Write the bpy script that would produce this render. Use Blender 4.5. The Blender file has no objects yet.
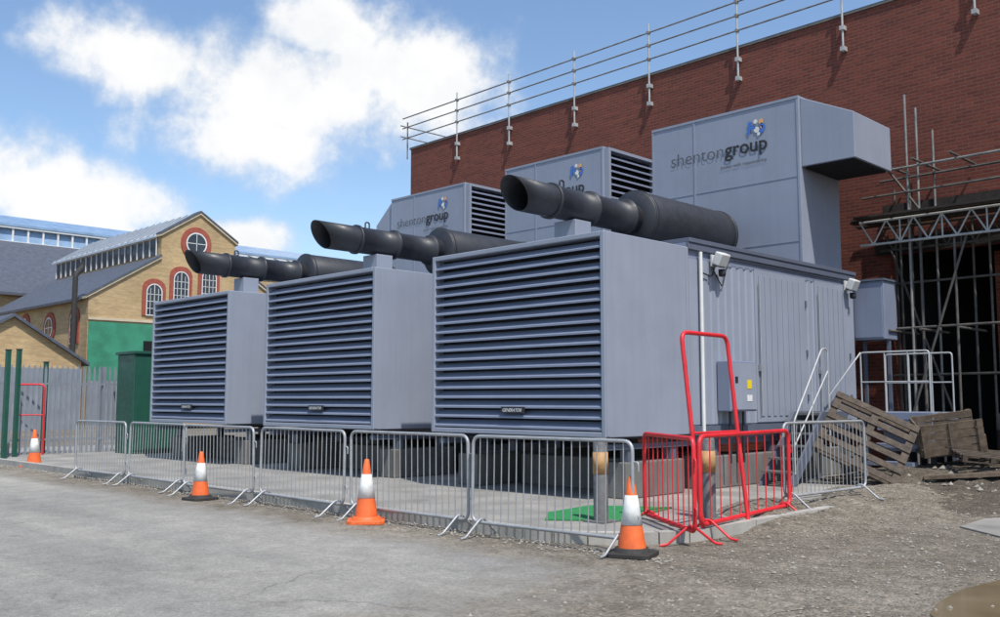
import bpy, bmesh, math, random
from mathutils import Vector, Matrix
random.seed(4)
R=math.radians; sin=math.sin; cos=math.cos; pi=math.pi
sc=bpy.context.scene; col=sc.collection
V=Vector
# ---------------------------------------------------------------- camera
H=1.5; F=949.; PIT=math.atan(91.5/F); YAW=R(45)
fwd=V((-sin(YAW)*cos(PIT),cos(YAW)*cos(PIT),sin(PIT)))
rgt=V((cos(YAW),sin(YAW),0)); upv=V((sin(YAW)*sin(PIT),-cos(YAW)*sin(PIT),cos(PIT)))
def ray(u,v): return fwd+rgt*((u-500)/F)+upv*((308.5-v)/F)
E0=V((0,0,H))
def onY(u,v,Y): d=ray(u,v); return E0+d*(Y/d.y)
def onX(u,v,X): d=ray(u,v); return E0+d*(X/d.x)
def onZ(u,v,Z=0): d=ray(u,v); return E0+d*((Z-H)/d.z)
cd=bpy.data.cameras.new('camera'); cam=bpy.data.objects.new('camera',cd); col.objects.link(cam)
cam.location=E0; cam.rotation_euler=(pi/2+PIT,0,YAW); cd.sensor_width=36; cd.lens=F/1000*36
cd.clip_start=.05; cd.clip_end=5000; sc.camera=cam
sc.view_settings.view_transform='Standard'; sc.view_settings.look='None'; sc.view_settings.exposure=0

# ---------------------------------------------------------------- mesh helper
class MB:
    def __init__(s): s.v=[];s.f=[];s.s=[]
    def add(s,vs,fs,sm=False,M=None):
        b=len(s.v)
        for p in vs:
            p=V(p); s.v.append(M@p if M else p)
        for q in fs: s.f.append([b+i for i in q]); s.s.append(sm)
        return s
    def box(s,x0,x1,y0,y1,z0,z1,M=None):
        return s.add([(x0,y0,z0),(x1,y0,z0),(x1,y1,z0),(x0,y1,z0),(x0,y0,z1),(x1,y0,z1),(x1,y1,z1),(x0,y1,z1)],
              [(0,3,2,1),(4,5,6,7),(0,1,5,4),(1,2,6,5),(2,3,7,6),(3,0,4,7)],False,M)
    def extr(s,poly,vec,M=None):
        n=len(poly); vec=V(vec); vs=[V(p) for p in poly]+[V(p)+vec for p in poly]
        fs=[tuple(range(n-1,-1,-1)),tuple(range(n,2*n))]+[(i,(i+1)%n,n+(i+1)%n,n+i) for i in range(n)]
        return s.add(vs,fs,False,M)
    def tube(s,pts,r,n=8,closed=False,M=None,caps=True):
        pts=[V(p) for p in pts]; m=len(pts); rs=r if isinstance(r,(list,tuple)) else [r]*m
        T=[]
        for i in range(m):
            if closed: t=(pts[(i+1)%m]-pts[i-1])
            else: t=pts[min(i+1,m-1)]-pts[max(i-1,0)]
            T.append(t.normalized())
        a=V((0,0,1)) if abs(T[0].z)<.9 else V((1,0,0))
        nn=T[0].cross(a).normalized(); vs=[]; fs=[]
        for i in range(m):
            nn=(nn-T[i]*nn.dot(T[i])).normalized(); bb=T[i].cross(nn)
            for k in range(n):
                an=2*pi*k/n; vs.append(pts[i]+(nn*cos(an)+bb*sin(an))*rs[i])
        for i in range(m if closed else m-1):
            j=(i+1)%m
            for k in range(n):
                k2=(k+1)%n; fs.append((i*n+k,i*n+k2,j*n+k2,j*n+k))
        s.add(vs,fs,True,M)
        if caps and not closed:
            s.add([vs[k] for k in range(n)],[tuple(range(n))],False,M)
            s.add([vs[(m-1)*n+k] for k in range(n)],[tuple(range(n-1,-1,-1))],False,M)
        return s
    def lathe(s,prof,n=24,M=None):   # (r,z) around Z
        vs=[];fs=[];m=len(prof)
        for r,z in prof:
            for k in range(n): vs.append((r*cos(2*pi*k/n),r*sin(2*pi*k/n),z))
        for i in range(m-1):
            for k in range(n):
                k2=(k+1)%n; fs.append((i*n+k,i*n+k2,(i+1)*n+k2,(i+1)*n+k))
        return s.add(vs,fs,True,M)
    def build(s,name,m,parent=None,off=None,bev=0,recalc=True):
        me=bpy.data.meshes.new(name)
        o3=V(off) if off is not None else V((0,0,0))
        me.from_pydata([tuple(p-o3) for p in s.v],[],s.f)
        me.polygons.foreach_set('use_smooth',s.s)
        if recalc:
            bm=bmesh.new(); bm.from_mesh(me); bmesh.ops.recalc_face_normals(bm,faces=bm.faces); bm.to_mesh(me); bm.free()
        me.materials.append(m); me.update()
        o=bpy.data.objects.new(name,me); col.objects.link(o)
        if parent: o.parent=parent
        elif off is not None: o.location=o3
        if bev:
            b=o.modifiers.new('bevel','BEVEL'); b.width=bev; b.segments=2; b.limit_method='ANGLE'; b.angle_limit=R(40)
        return o
def fillet(pts,rad,seg=5,closed=False):
    pts=[V(p) for p in pts]; out=[]; n=len(pts)
    for i in range(n):
        if not closed and i in (0,n-1): out.append(pts[i]); continue
        p=pts[i]; a=(pts[i-1]-p).normalized(); b=(pts[(i+1)%n]-p).normalized()
        p0=p+a*rad; p1=p+b*rad
        for k in range(seg+1):
            t=k/seg; out.append(p0*(1-t)**2+p*2*t*(1-t)+p1*t*t)
    return out
def tag(o,label=None,cat=None,group=None,kind=None):
    if label: o['label']=label
    if cat: o['category']=cat
    if group: o['group']=group
    if kind: o['kind']=kind
    return o
def thing(name,label,cat,loc=(0,0,0),rz=0,group=None):
    o=bpy.data.objects.new(name,None); col.objects.link(o); o.location=loc; o.rotation_euler=(0,0,rz)
    o.empty_display_size=.2
    return tag(o,label,cat,group)
def copy_tree(o,parent=None):
    c=o.copy(); col.objects.link(c); c.parent=parent
    for ch in list(o.children): copy_tree(ch,c)
    return c
def smooth(t): t=max(0,min(1,t)); return t*t*(3-2*t)

# ---------------------------------------------------------------- materials
class NT:
    def __init__(s,name):
        s.m=bpy.data.materials.new(name); s.m.use_nodes=True; s.t=s.m.node_tree; s.b=s.t.nodes['Principled BSDF']
        s.pos=s.t.nodes.new('ShaderNodeNewGeometry').outputs['Position']
    def n(s,k): return s.t.nodes.new(k)
    def l(s,a,b): s.t.links.new(a,b)
    def noise(s,scale,detail=4,rough=.55,vec=None):
        x=s.n('ShaderNodeTexNoise'); x.inputs['Scale'].default_value=scale; x.inputs['Detail'].default_value=detail
        x.inputs['Roughness'].default_value=rough; s.l(vec or s.pos,x.inputs['Vector']); return x.outputs['Fac']
    def voro(s,scale,out='Color',vec=None):
        x=s.n('ShaderNodeTexVoronoi'); x.inputs['Scale'].default_value=scale; s.l(vec or s.pos,x.inputs['Vector']); return x.outputs[out]
    def ramp(s,fac,stops):
        x=s.n('ShaderNodeValToRGB'); s.l(fac,x.inputs[0]); e=x.color_ramp.elements
        while len(e)<len(stops): e.new(.5)
        for i,(p,c) in enumerate(stops):
            e[i].position=p; e[i].color=(c if len(c)==4 else (*c,1)) if not isinstance(c,(int,float)) else (c,c,c,1)
        return x.outputs[0]
    def mix(s,fac,a,b,mode='MIX'):
        x=s.n('ShaderNodeMix'); x.data_type='RGBA'; x.blend_type=mode
        for sock,val in ((x.inputs[0],fac),(x.inputs[6],a),(x.inputs[7],b)):
            if hasattr(val,'is_linked'): s.l(val,sock)
            elif isinstance(val,(int,float)): sock.default_value=val
            else: sock.default_value=(*val,1)
        return x.outputs[2]
    def math(s,op,a,b=0.):
        x=s.n('ShaderNodeMath'); x.operation=op
        for i,val in enumerate((a,b)):
            if hasattr(val,'is_linked'): s.l(val,x.inputs[i])
            else: x.inputs[i].default_value=val
        return x.outputs[0]
    def xyz(s,vec=None):
        x=s.n('ShaderNodeSeparateXYZ'); s.l(vec or s.pos,x.inputs[0]); return x.outputs
    def comb(s,a,b,c=0.):
        x=s.n('ShaderNodeCombineXYZ')
        for i,val in enumerate((a,b,c)):
            if hasattr(val,'is_linked'): s.l(val,x.inputs[i])
            else: x.inputs[i].default_value=val
        return x.outputs[0]
    def bump(s,h,strength=.3,dist=.01):
        x=s.n('ShaderNodeBump'); x.inputs['Strength'].default_value=strength; x.inputs['Distance'].default_value=dist
        s.l(h,x.inputs['Height']); s.l(x.outputs[0],s.b.inputs['Normal'])
    def color(s,c): s.l(c,s.b.inputs['Base Color'])
    def rough(s,r):
        if hasattr(r,'is_linked'): s.l(r,s.b.inputs['Roughness'])
        else: s.b.inputs['Roughness'].default_value=r
def pm(name,c,rough=.6,var=.12,scale=2.,bump=0,bs=60,metal=0,streak=0):
    t=NT(name); lo=tuple(x*(1-var) for x in c); hi=tuple(min(1,x*(1+var)) for x in c)
    cc=t.ramp(t.noise(scale,6,.6),[(.3,lo),(.7,hi)])
    if streak:
        o=t.xyz(); vec=t.comb(t.math('MULTIPLY',o[0],9.),t.math('MULTIPLY',o[1],9.),t.math('MULTIPLY',o[2],.5))
        st=t.ramp(t.noise(1.,5,.6,vec),[(.42,(1,1,1)),(.75,(1-streak,1-streak,1-streak*1.1))])
        cc=t.mix(1.,cc,st,'MULTIPLY')
    t.color(cc); t.rough(t.ramp(t.noise(scale*3,4),[(.3,max(0,rough-.1)),(.7,min(1,rough+.1))]))
    t.b.inputs['Metallic'].default_value=metal
    if bump: t.bump(t.noise(bs,5,.6),bump,.01)
    return t.m
def brick(name,c1,c2,mortar,bw=.225,rh=.075,big=.12,bump=.4,ms=.011):
    t=NT(name); o=t.xyz(); vec=t.comb(t.math('ADD',o[0],o[1]),o[2],0.)
    x=t.n('ShaderNodeTexBrick'); t.l(vec,x.inputs['Vector']); x.inputs['Scale'].default_value=1
    x.inputs['Brick Width'].default_value=bw; x.inputs['Row Height'].default_value=rh; x.inputs['Mortar Size'].default_value=ms
    x.inputs['Color1'].default_value=(*c1,1); x.inputs['Color2'].default_value=(*c2,1); x.inputs['Mortar'].default_value=(*mortar,1)
    st=t.ramp(t.noise(.35,5,.6),[(.3,(1-big,)*3),(.7,(1+big*.4,)*3)])
    cc=t.mix(1.,x.outputs['Color'],st,'MULTIPLY')
    cv=t.comb(t.math('MULTIPLY',t.math('ADD',o[0],o[1]),.8),t.math('MULTIPLY',o[2],6.6),0.)
    fine=t.ramp(t.noise(1.,4,.7,cv),[(.3,(.8,.79,.79)),(.7,(1.15,1.15,1.15))])
    t.color(t.mix(1.,cc,fine,'MULTIPLY')); t.rough(.9); t.bump(t.math('SUBTRACT',1.,x.outputs['Fac']),bump,.01)
    return t.m
def stonecol(t,c1,c2,c3,sc_=40):
    base=t.ramp(t.noise(.5,6,.65),[(.3,c1),(.5,c2),(.72,c3)])
    st=t.ramp(t.voro(sc_,'Color'),[(.1,(.6,.6,.58)),(.9,(1.42,1.4,1.36))])
    base=t.mix(1.,base,st,'MULTIPLY')
    return t.mix(1.,base,t.ramp(t.noise(4,7,.72),[(.3,(.7,.69,.66)),(.7,(1.2,1.19,1.17))]),'MULTIPLY')
G1,G2,G3=(.122,.104,.083),(.182,.161,.133),(.255,.231,.197)
def asphalt():
    t=NT('asphalt'); a=t.noise(.28,5,.6); b=t.noise(2.5,8,.68); o=t.xyz()
    base=t.ramp(a,[(.3,(.235,.229,.217)),(.7,(.322,.311,.29))])
    base=t.mix(1.,base,t.ramp(b,[(.3,(.8,.8,.8)),(.7,(1.13,1.13,1.12))]),'MULTIPLY')
    base=t.mix(1.,base,t.ramp(t.noise(70,3,.75),[(.3,(.66,.66,.66)),(.7,(1.32,1.31,1.28))]),'MULTIPLY')
    base=t.mix(1.,base,t.ramp(t.voro(38,'Color'),[(.0,(.8,.8,.8)),(1.,(1.2,1.2,1.18))]),'MULTIPLY')
    vec=t.comb(t.math('MULTIPLY',o[0],.06),t.math('MULTIPLY',o[1],.9),0.)
    base=t.mix(1.,base,t.ramp(t.noise(1.,4,.6,vec),[(.35,(.84,.84,.85)),(.65,(1.08,1.07,1.04))]),'MULTIPLY')
    v=t.n('ShaderNodeTexVoronoi'); v.feature='DISTANCE_TO_EDGE'; v.inputs['Scale'].default_value=.33
    w=t.n('ShaderNodeVectorMath'); w.operation='ADD'; t.l(t.pos,w.inputs[0])
    nz=t.n('ShaderNodeTexNoise'); nz.inputs['Scale'].default_value=1.3; nz.inputs['Detail'].default_value=6; t.l(t.pos,nz.inputs['Vector']); t.l(nz.outputs['Color'],w.inputs[1])
    t.l(w.outputs[0],v.inputs['Vector'])
    crack=t.ramp(v.outputs['Distance'],[(0.,(.6,.6,.6)),(.008,(1,1,1))])
    base=t.mix(t.ramp(t.noise(.4,2),[(.46,0.),(.58,.85)]),base,t.mix(1.,base,crack,'MULTIPLY'))
    base=t.mix(t.ramp(t.noise(1.1,6,.7),[(.6,0.),(.74,.45)]),base,(.13,.12,.105))
    ys=t.math('MULTIPLY',t.math('MAXIMUM',o[1],0.),.22)
    d=t.math('ADD',t.math('ADD',o[0],3.2),ys)
    d2=t.math('SUBTRACT',o[1],6.75)
    e=t.math('ADD',t.math('MAXIMUM',t.math('ADD',d,.5),t.math('MULTIPLY',d2,2.2)),t.math('MULTIPLY',t.math('SUBTRACT',t.noise(1.6,7,.7),.5),3.2))
    f=t.ramp(t.math('MULTIPLY',t.math('ADD',e,1.6),.4),[(.2,0.),(.75,1.)])
    base=t.mix(f,base,stonecol(t,G1,G2,G3))
    t.color(base); t.rough(.92); t.bump(t.math('ADD',t.noise(90,5,.75),t.math('MULTIPLY',t.noise(14,4),.6)),.6,.012); return t.m
def gravelm(name,c1,c2,c3,b=.7):
    t=NT(name); t.color(stonecol(t,c1,c2,c3)); t.rough(.95)
    h=t.math('ADD',t.math('MULTIPLY',t.voro(40,'Distance'),-.8),t.math('MULTIPLY',t.noise(6,7,.7),1.3)); t.bump(h,b,.03); return t.m

M={}
M['paint']=pm('grey_blue_paint',(.195,.224,.305),.5,.06,1.2,.03,30,0,.06)
M['paint_lt']=pm('light_grey_paint',(.258,.284,.347),.5,.06,1.,.03,30,0,.06)
M['paint_dk']=pm('trim_paint',(.1,.115,.155),.5,.08,2)
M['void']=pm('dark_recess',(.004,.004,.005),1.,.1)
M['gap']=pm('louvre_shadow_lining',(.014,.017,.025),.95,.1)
M['exh']=pm('exhaust_paint',(.024,.026,.032),.5,.25,3,.03,40)
M['galv']=pm('galvanised_steel',(.36,.37,.38),.5,.15,8,0,60,.35)
M['bollard']=pm('dull_bollard_steel',(.15,.15,.15),.6,.3,8,0,60,.2)
M['fence']=pm('weathered_galvanised',(.2,.22,.255),.6,.12,3,0,60,.1)
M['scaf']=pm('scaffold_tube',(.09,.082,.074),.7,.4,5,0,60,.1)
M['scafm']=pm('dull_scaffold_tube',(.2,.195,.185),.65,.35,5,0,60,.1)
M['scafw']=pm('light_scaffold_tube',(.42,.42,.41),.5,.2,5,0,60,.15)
M['white']=pm('white_paint',(.66,.66,.64),.5,.08,4)
M['rail']=pm('pale_grey_rail',(.4,.41,.41),.5,.12,5,0,60,.15)
M['lamp']=pm('off_white_lamp',(.6,.6,.58),.5,.08,5)
M['red']=pm('red_paint',(.62,.022,.03),.4,.14,5)
M['orange']=pm('cone_orange',(.72,.13,.03),.55,.22,8)
M['cwhite']=pm('reflective_white',(.68,.68,.66),.45,.2,10)
M['black']=pm('black_rubber',(.03,.028,.026),.8,.2,10)
M['conc']=pm('concrete',(.36,.345,.315),.9,.22,1.5,.25,40,0,.15)
M['plinth']=pm('plinth_concrete',(.15,.146,.138),.9,.25,1.5,.25,40,0,.2)
M['conc_dk']=pm('stained_concrete',(.25,.24,.22),.9,.3,1.2,.25,40)
M['render']=pm('grey_render',(.2,.22,.25),.9,.2,1.)
M['brick']=brick('red_brick',(.2,.046,.026),(.13,.031,.02),(.165,.075,.052),ms=.011)
M['ybrick']=brick('yellow_brick',(.52,.365,.175),(.42,.285,.135),(.4,.31,.2),bump=.1,big=.25)
M['rbrick']=pm('red_brick_trim',(.3,.075,.05),.9,.25,6)
M['cream']=pm('cream_coping',(.5,.42,.3),.8,.15,3)
M['slate']=pm('slate',(.075,.085,.11),.6,.25,3,.1,12)
M['glass']=pm('dark_glass',(.03,.035,.045),.12,.3,1.5)
M['pglass']=pm('pale_glass',(.5,.55,.6),.3,.12,1.5)
M['skyglass']=pm('blue_glass',(.22,.32,.46),.15,.2,1.)
M['wood']=pm('weathered_wood',(.13,.095,.066),.85,.45,9,.2,30)
M['dwood']=pm('dark_wood',(.075,.057,.043),.85,.45,9,.2,30)
M['bwood']=pm('blackened_board',(.03,.023,.018),.9,.4,9,.2,30)
M['green']=pm('green_paint',(.012,.075,.05),.5,.12,3)
M['gwall']=pm('green_wall_paint',(.035,.22,.13),.8,.25,1.)
M['gmat']=pm('green_matting',(.02,.2,.06),.95,.25,20,.4,120)
M['yellow']=pm('yellow_sign',(.75,.55,.02),.5,.05)
M['amber']=pm('amber_band',(.42,.24,.1),.6,.3,14)
M['ink']=pm('dark_lettering',(.02,.02,.025),.6,.05)
M['ink2']=pm('grey_lettering',(.065,.07,.085),.6,.05)
M['lblue']=pm('emblem_blue',(.05,.16,.5),.5,.05)
M['ltan']=pm('emblem_orange',(.7,.36,.16),.5,.05)
M['asphalt']=asphalt()
M['dirt']=gravelm('gravel_dirt',G1,G2,G3,.85)
M['rubble']=gravelm('shade_darkened_rubble',(.066,.054,.043),(.1,.084,.067),(.155,.135,.11),.9)  # brown rubble dirt, darkened further to carry the shade over this ground
M['stone']=pm('loose_stone',(.255,.233,.202),.9,.4,9,.2,40)
t=NT('puddle_water'); t.color(t.ramp(t.noise(2),[(.3,(.16,.12,.072)),(.7,(.22,.17,.108))])); t.rough(.12); t.b.inputs['Specular IOR Level'].default_value=.3; M['water']=t.m

# ---------------------------------------------------------------- text
def text_mesh(s,bold=0.,size=1.,shear=0.):
    c=bpy.data.curves.new('tmp','FONT'); c.body=s; c.size=size; c.offset=bold; c.shear=shear; c.resolution_u=3
    o=bpy.data.objects.new('tmp',c); col.objects.link(o)
    dg=bpy.context.evaluated_depsgraph_get(); dg.update()
    me=bpy.data.meshes.new_from_object(o.evaluated_get(dg))
    vs=[v.co.copy() for v in me.vertices]; fs=[tuple(p.vertices) for p in me.polygons]
    bpy.data.objects.remove(o); bpy.data.meshes.remove(me)
    x0=min(v.x for v in vs)
    for v in vs: v.x-=x0
    return vs,fs
def put_text(mb,tm,x,y,z,sx):
    mb.add([(x+v.x*sx,y,z+v.y*sx) for v in tm[0]],tm[1])

# ---------------------------------------------------------------- generators
Y0=10.3; W=3.65; ZB=.98; ZT=3.87; YC=Y0+2.08; YE=18.2; ZC=4.0
tw_pix=[(798,95),(603,146),(465,182)]; tw_back=[18.2,19.0,19.1]; tw_w=[3.42,3.22,3.22]
T_sh=text_mesh('shenton',-.016); T_gr=text_mesh('group',.016); T_tag=text_mesh('power with responsibility'); T_gen=text_mesh('GENERATOR',.012,1,.3)
def tw(t): return max(v.x for v in t[0])-min(v.x for v in t[0])
labels=['largest and nearest grey generator, rightmost of the three, with hooded tower behind',
 'middle grey generator standing between the nearest and the farthest louvred units',
 'farthest grey generator, leftmost of the three, nearest the green cabinet']
def slats_y(mb,x0,x1,y,z0,z1,n,ang=.14):
    p=(z1-z0)/n
    for i in range(n):
        z=z0+i*p; q=.62
        pr=[(x0,y+.012,z+.01),(x0,y+.012,z+.036),(x0,y+ang,z+.036+p*q),(x0,y+ang,z+.024+p*q),(x0,y+.022,z+.024),(x0,y+.022,z+.01)]
        mb.extr(pr,(x1-x0,0,0))
def slats_x(mb,x,y0,y1,z0,z1,n,d=.12):   # facing +X
    p=(z1-z0)/n
    for i in range(n):
        z=z0+i*p; q=.4
        pr=[(x-.01,y0,z+.01),(x-.01,y0,z+.04),(x-d,y0,z+.04+p*q),(x-d,y0,z+.025+p*q),(x-.022,y0,z+.025),(x-.022,y0,z+.01)]
        mb.extr(pr,(0,y1-y0,0))
def gen(i,xr):
    x0=xr-W; loc=V((xr-W/2,Y0,ZB)); xc=xr-1.78
    g=thing('generator_unit',labels[i],'generator',loc,0,'grey generators in a row')
    B=lambda mb,name,m,par=g,bev=0: mb.build(name,m,par,loc,bev)
    mb=MB(); e=.075
    mb.box(x0,x0+e,Y0,YC,ZB,ZT); mb.box(xr-e,xr,Y0,YC,ZB,ZT)
    mb.box(x0+e,xr-e,Y0,YC,ZT-e,ZT); mb.box(x0+e,xr-e,Y0,YC,ZB,ZB+e); mb.box(x0+e,xr-e,YC-.05,YC,ZB+e,ZT-e)
    sh=B(mb,'louvre_housing',M['paint_lt'],g,.012)
    mb=MB(); slats_y(mb,x0+e+.002,xr-e-.002,Y0,ZB+e+.01,ZT-e-.02,18,.14); lv=B(mb,'louvre_panel',M['paint'])
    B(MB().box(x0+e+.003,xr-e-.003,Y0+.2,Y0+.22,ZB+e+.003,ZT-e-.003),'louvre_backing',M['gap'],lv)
    zc=ZB+.37
    np=B(MB().box(xc-.24,xc+.24,Y0-.012,Y0+.01,zc-.05,zc+.05),'nameplate',M['ink'],g)
    mb=MB(); put_text(mb,T_gen,xc-.2,Y0-.017,zc-.025,.4/tw(T_gen)); B(mb,'lettering',M['cwhite'],np)
    for (a,b) in ((Y0+.02,Y0+.09),(YC-.08,YC-.01)): B(MB().box(xr+.001,xr+.006,a,b,ZB+.02,ZT-.02),'corner_flange',M['paint_lt'],sh)
    # container
    mb=MB(); mb.box(x0+.03,xr-.04,YC+.002,YE,ZB,ZC-.05)
    cb=B(mb,'container_body',M['paint'])
    mb=MB(); y=YC+.42; pr=[]
    while y<YE-.3:
        pr+=[(xr-.03,y),(xr-.012,y+.03),(xr-.012,y+.13),(xr-.03,y+.16)]; y+=.215
    pr=[(xr-.045,YC+.05),(xr-.03,YC+.05)]+pr+[(xr-.03,YE-.03),(xr-.045,YE-.03)]
    mb.extr([(a,b,ZB+.14) for a,b in pr],(0,0,ZC-.3-ZB-.14)); B(mb,'side_panel',M['paint_lt'])
    mb=MB(); mb.box(x0,xr+.03,YC+.004,YE+.02,ZC-.049,ZC+.02); mb.box(xr-.039,xr+.012,YC+.004,YE,ZC-.16,ZC-.051); B(mb,'roof_trim',M['paint_dk'],g,.006)
    mb=MB(); mb.box(xr-.038,xr+.012,YC+.006,YE,ZB-.02,ZB+.12); mb.box(x0+.04,xr-.05,YC,YE,ZB-.1,ZB-.004); B(mb,'base_rail',M['paint_dk'])
    for (a,b) in ((14.35,16.15),(16.5,17.9)):
        mb=MB(); mb.box(xr-.011,xr+.004,a,b,ZB+.15,ZC-.28)
        y=a+.12
        while y<b-.12: mb.box(xr+.004,xr+.018,y,y+.1,ZB+.25,ZC-.38); y+=.2
        d=B(mb,'side_door',M['paint_lt'],g,.003)
        mb=MB(); mb.tube([(xr+.05,a+.08,ZB+.3),(xr+.05,a+.08,ZC-.5)],.012,8)
        mb.box(xr+.012,xr+.06,a+.05,a+.11,ZB+1.0,ZB+1.12); B(mb,'handle',M['galv'],d)
        for z in (ZB+.5,ZB+1.3,ZB+2.2): B(MB().tube([(xr+.02,b-.03,z),(xr+.02,b-.03,z+.12)],.02,8),'hinge',M['paint_dk'],d)
    # lower steel frame
    for xx in (x0+.1,xr-.22): B(MB().box(xx,xx+.12,Y0+.1,YE-.05,ZB-.18,ZB-.104),'steel_beam',M['paint_dk'])
    for xx in (x0+.14,xr-.26):
        for yy in (Y0+.65,Y0+1.7,YC+.8,YC+2.6,YC+4.4): B(MB().box(xx,xx+.14,yy,yy+.14,.62,ZB-.183),'steel_leg',M['paint_dk'])
    # exhaust
    zx=4.68; n=32; A=Matrix.Translation((xc,0,zx))@Matrix.Rotation(-pi/2,4,'X')
    mb=MB(); vs=[]
    def ring(r,yf,sl):
        return [(xc+r*cos(2*pi*k/n), yf-r*sin(2*pi*k/n)*sl, zx+r*sin(2*pi*k/n)) for k in range(n)]
    prof=[ring(.262,11.3,0),ring(.262,11.1,0),ring(.262,10.34,.6),ring(.248,10.35,.6),ring(.248,11.0,0),ring(.245,11.25,0)]
    for q in prof: vs+=q
    fs=[]
    for a in range(5):
        for k in range(n): k2=(k+1)%n; fs.append((a*n+k,a*n+k2,(a+1)*n+k2,(a+1)*n+k))
    mb.add(vs,fs,True)
    mb.lathe([(.263,11.14),(.295,11.14),(.295,11.19),(.263,11.19),(.263,12.08),(.305,12.08),(.305,12.14),(.263,12.14),(.263,13.06),(.32,13.06),(.32,13.12),(.268,13.12),(.268,13.5)],n,A)
    ep=B(mb,'exhaust_pipe',M['exh'])
    B(MB().lathe([(0.,11.24),(.252,11.24)],n,A),'pipe_bore',M['void'],ep)
    mb=MB().lathe([(.24,13.3),(.49,13.34),(.505,13.36),(.505,16.0),(.49,16.05),(.3,16.15),(0,16.15)],40,A)
    si=B(mb,'silencer',M['exh'])
    for yy in (13.36,15.93): B(MB().lathe([(.507,yy),(.52,yy),(.52,yy+.06),(.507,yy+.06)],40,A),'band',M['exh'],si)
    mb=MB(); mb.box(xc-.26,xc+.2,11.55,11.95,ZT+.003,zx-.265); mb.box(xc-.3,xc+.24,11.5,12.0,ZT+.002,ZT+.03)
    B(mb,'exhaust_bracket',M['paint_lt'],g,.01)
    for yy in (13.8,15.5): B(MB().box(xc-.3,xc+.3,yy,yy+.12,ZC+.021,zx-.41),'silencer_saddle',M['paint_dk'])
    B(MB().tube(fillet([(xc,11.4,zx+.24),(xc,11.4,zx+.38),(xc,11.5,zx+.38),(xc,11.5,zx+.24)],.04),.015,8),'lifting_eye',M['exh'],ep)
    # tower
    xt=xr-.25; p=onX(*tw_pix[i],xt); yt=p.y; zt=p.z; wl=tw_w[i]; xl=xt-wl; yb=tw_back[i]
    mb=MB().box(xl,xt,yt,yb,ZC+.022,zt); tow=B(mb,'cooler_tower',M['paint_lt'],g,.01)
    mb=MB()
    for xx in (xl,xl+1.05,xt-.05): mb.box(xx+.002,xx+.046,yt-.012,yt-.001,ZC+.05,zt-.06)
    mb.box(xl+.002,xt-.002,yt-.016,yt-.002,zt-.055,zt-.004)
    for zz in (ZC+.5,ZC+1.75): mb.box(xl+.05,xt-.06,yt-.008,yt-.0015,zz,zz+.02)
    B(mb,'tower_trim',M['paint_lt'],tow)
    # lettering
    tot=2.25; gap=.08; k=tot/(tw(T_sh)+tw(T_gr)+gap); tx=xt-2.92+(.1 if i==1 else 0); tz=zt-.92-(.08 if i==1 else 0)
    mb=MB(); put_text(mb,T_sh,tx,yt-.0175,tz,k); B(mb,'lettering',M['ink2'],tow)
    mb=MB(); put_text(mb,T_gr,tx+(tw(T_sh)+gap)*k,yt-.0175,tz,k); B(mb,'lettering',M['ink'],tow)
    mb=MB(); put_text(mb,T_tag,tx+tot-1.05,yt-.0175,tz-.24,1.03/tw(T_tag)); B(mb,'lettering',M['ink2'],tow)
    ex=tx+tot-.24; ez=zt-.46
    def arc(cx,cz,r0,r1,a0,a1,m=14):
        vs=[];fs=[]
        for q in range(m+1):
            a=a0+(a1-a0)*q/m
            vs+=[(cx+r0*cos(a),yt-.0175,cz+r0*sin(a)),(cx+r1*cos(a),yt-.0175,cz+r1*sin(a))]
        for q in range(m): fs.append((2*q,2*q+1,2*q+3,2*q+2))
        return vs,fs
    for (dx,dz,r_,mt) in ((-.13,.1,.05,'lblue'),(.0,.13,.045,'cwhite'),(.12,.11,.055,'ltan'),(.06,-.13,.035,'cwhite')):
        B(MB().add(*arc(ex+dx,ez+dz,0,r_,0,2*pi,16)),'emblem',M[mt],tow)
    for (dx,dz,r0,r1,a0,a1,mt) in ((-.1,-.04,.03,.1,.3,4.2,'lblue'),(.1,-.02,.035,.105,-1.7,1.5,'lblue'),(.02,-.04,.0,.06,0,6.283,'cwhite'),(.13,-.0,.0,.03,0,6.283,'ltan')):
        B(MB().add(*arc(ex+dx,ez+dz,r0,r1,a0,a1)),'emblem',M[mt],tow)
    if i==0:
        zh=zt-.03; mb=MB(); q=1.05
        pr=[(xt+.001,zh),(xt+q,zh-.5),(xt+q,zh-1.36),(xt+.001,zh-1.36)]
        mb.extr([(a,yt+.06,b) for a,b in pr],(0,yb-yt-.0,0)); hd=B(mb,'tower_hood',M['paint_lt'],g,.012)
        B(MB().box(xt+.05,xt+q-.05,yt+.12,yb-.1,zh-1.40,zh-1.362),'hood_shade_panel',M['void'],hd)  # near-black panel painted as the shade under the open hood
    else:
        mb=MB(); a0=yt+.12; a1=yb-.08; za=ZC+.6; zb=zt-.14
        slats_x(mb,xt+.13,a0,a1,za,zb,int((zb-za)/.15),.12); B(mb,'tower_louvre',M['paint'],tow)
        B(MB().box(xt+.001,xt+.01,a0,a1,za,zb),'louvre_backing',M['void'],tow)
        mb=MB(); mb.box(xt+.001,xt+.14,a0-.08,a0-.002,za-.08,zb+.1); mb.box(xt+.001,xt+.14,a1+.002,a1+.07,za-.08,zb+.1)
        mb.box(xt+.001,xt+.14,a0,a1,zb+.03,zb+.1); mb.box(xt+.001,xt+.14,a0,a1,za-.08,za); B(mb,'louvre_frame',M['paint_lt'],tow)
    if i==2:
        mb=MB(); pr=[(xl-.001,zt-.02),(xl-.8,zt-.7),(xl-.8,zt-1.5),(xl-.001,zt-1.5)]
        mb.extr([(a,yt+.05,b) for a,b in pr],(0,.9,0)); B(mb,'tower_hood',M['paint_lt'],g,.01)
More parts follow.
